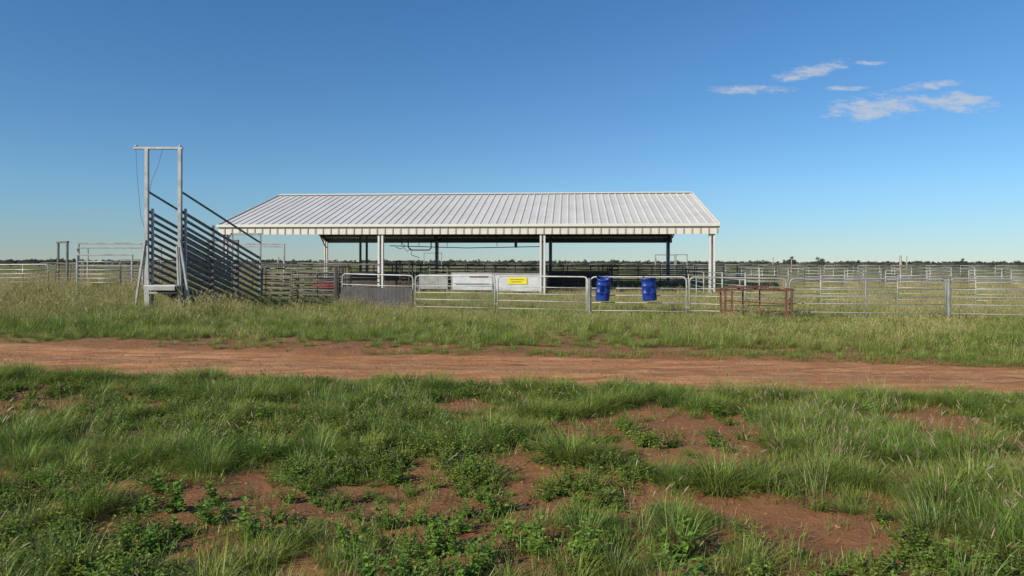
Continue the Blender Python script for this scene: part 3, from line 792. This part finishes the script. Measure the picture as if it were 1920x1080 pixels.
mb.beam((-3.1,36.80,0.55),(-1.2,36.62,0.55),0.012,0.03,M_galvdark)
mb.obj("sheeted_panels",race)
mb=MB(); mb.beam((-0.22,36.59,0.72),(0.80,36.505,0.72),0.015,0.36,M_yellow,bev=0.02)
for i,(a,b) in enumerate(((-0.1,0.62),(-0.05,0.5))): mb.beam((a,36.568-0.083*(a+.2),0.78-0.12*i),(b,36.568-0.083*(b+.2),0.78-0.12*i),0.006,0.025,M_wire)
mb.obj("yellow_sign",race)
mb=MB(); mb.beam((-2.3,36.755,0.93),(-1.3,36.66,0.93),0.01,0.05,M_red); mb.obj("red_marking",race)
mb=MB()
for x,w,h in ((-2.3,0.6,1.62),(-1.2,0.5,1.5),(0.2,0.9,1.35),(1.2,0.5,1.4)):
    mb.tube(arc_path((x-w/2,37.6,0),(x+w/2,37.6,0),h,0.12,0.0),0.03,M_dark,8)
for x in (-5.4,-4.6,-3.6,-0.9,1.9):
    mb.beam((x,38.2,0),(x,38.2,1.55),0.08,0.08,M_galvdark)
for z in (0.5,0.75,1.0,1.25,1.5): mb.tube([(-5.4,38.2,z),(1.9,38.0,z)],0.028,M_galvdark,6)
mb.beam((-9.55,43,0),(-9.55,43,3.7),0.13,0.13,M_galvdark); mb.beam((-9.15,43,0),(-9.15,43,3.7),0.13,0.13,M_galvdark)
mb.obj("race_rails",race)
mb=MB()
for x in (-6.3,-5.6):
    for y in (37.2,38.4): mb.beam((x,y,0),(x,y,1.75),0.08,0.08,M_dark)
for y in (37.2,38.4):
    mb.beam((-6.3,y,1.75),(-5.6,y,1.75),0.08,0.08,M_dark)
    for z in (0.3,0.55,0.8,1.05,1.3): mb.tube([(-6.3,y,z),(-5.6,y,z)],0.025,M_dark,6)
for x in (-6.3,-5.6): mb.beam((x,37.2,1.75),(x,38.4,1.75),0.08,0.08,M_dark)
mb.obj("crush_head_gate",race)
mb=MB()
mb.beam((-9.5,33.2,0.55),(-8.4,33.0,0.55),0.6,0.35,M_red,bev=0.2)
mb.beam((-9.3,33.2,0.82),(-8.6,33.1,0.82),0.4,0.2,M_dark,bev=0.2)
for x in (-9.3,-8.5): mb.tube([(x,32.8,0.25),(x,33.5,0.25)],0.25,M_dark,14)
mb.obj("red_pump_unit")

# ---------------------------------------------------------------- light
sun_to=Vector((-0.76,-0.62,0.57)).normalized()
ld=bpy.data.lights.new("sun",'SUN'); lo=bpy.data.objects.new("sun",ld); scene.collection.objects.link(lo)
ld.energy=5.0; ld.angle=math.radians(0.53); ld.color=(1.0,0.91,0.75)
lo.rotation_euler=sun_to.to_track_quat('Z','Y').to_euler()
w=bpy.data.worlds.new("World"); scene.world=w; w.use_nodes=True
nt=w.node_tree; N=nt.nodes; L=nt.links; N.clear()
out=N.new('ShaderNodeOutputWorld'); bg=N.new('ShaderNodeBackground'); bg.inputs[1].default_value=0.105
sk=N.new('ShaderNodeTexSky'); sk.sky_type='NISHITA'; sk.sun_disc=False
sk.sun_elevation=math.asin(sun_to.z); sk.sun_rotation=math.atan2(sun_to.x,sun_to.y)
sk.altitude=300; sk.air_density=1.0; sk.dust_density=0.0; sk.ozone_density=1.5
tc=N.new('ShaderNodeTexCoord'); sp=N.new('ShaderNodeSeparateXYZ'); L.new(tc.outputs['Generated'],sp.inputs[0])
yy=math_(nt,'MAXIMUM',sp.outputs[1],0.05)
u=math_(nt,'DIVIDE',sp.outputs[0],yy); v=math_(nt,'DIVIDE',sp.outputs[2],yy)
cv=N.new('ShaderNodeCombineXYZ'); L.new(u,cv.inputs[0]); L.new(math_(nt,'MULTIPLY',v,3.2),cv.inputs[1])
n1=noise_(nt,28,10,0.70,cv.outputs[0]); 
mask=None
for (px,py,rx,ry,sl) in ((1405,168,80,8,0),(1520,132,70,12,-0.22),(1640,200,95,22,-0.05),(1790,190,85,18,0.0),(1745,158,65,8,-0.12),(1580,163,45,5,0),(1630,116,30,5,0)):
    u0=(px-960)/1280; v0=(492-py)/1280
    du=math_(nt,'SUBTRACT',u,u0); dv=math_(nt,'ADD',math_(nt,'SUBTRACT',v,v0),math_(nt,'MULTIPLY',du,sl))
    a=math_(nt,'POWER',math_(nt,'ABSOLUTE',math_(nt,'DIVIDE',du,rx/1280*1.35)),2.0); b=math_(nt,'POWER',math_(nt,'ABSOLUTE',math_(nt,'DIVIDE',dv,ry/1280*1.5)),2.0)
    mk=math_(nt,'SUBTRACT',1.0,math_(nt,'ADD',a,b),clamp=True)
    mask=mk if mask is None else math_(nt,'MAXIMUM',mask,mk)
cl=math_(nt,'POWER',mask,0.6)
dens=math_(nt,'ADD',math_(nt,'MULTIPLY',cl,0.40),math_(nt,'SUBTRACT',n1,0.75))
dens=maprange(nt,dens,-0.05,0.24)
dens=math_(nt,'MULTIPLY',dens,math_(nt,'MULTIPLY',mask,4.0,clamp=True))
low=maprange(nt,sp.outputs[2],0.0,0.12)
hi=maprange(nt,sp.outputs[2],0.08,0.42)
tint=mixc(nt,hi,mixc(nt,low,(0.46,0.62,0.87),(0.50,0.77,1.02)),(0.42,0.81,1.12))
c0=mixc(nt,1.0,sk.outputs[0],tint,'MULTIPLY')
c=mixc(nt,math_(nt,'MULTIPLY',dens,0.68),c0,(5.6,5.75,6.0))
L.new(c,bg.inputs[0]); L.new(bg.outputs[0],out.inputs[0])
scene.view_settings.view_transform='Standard'; scene.view_settings.look='None'; scene.view_settings.exposure=0
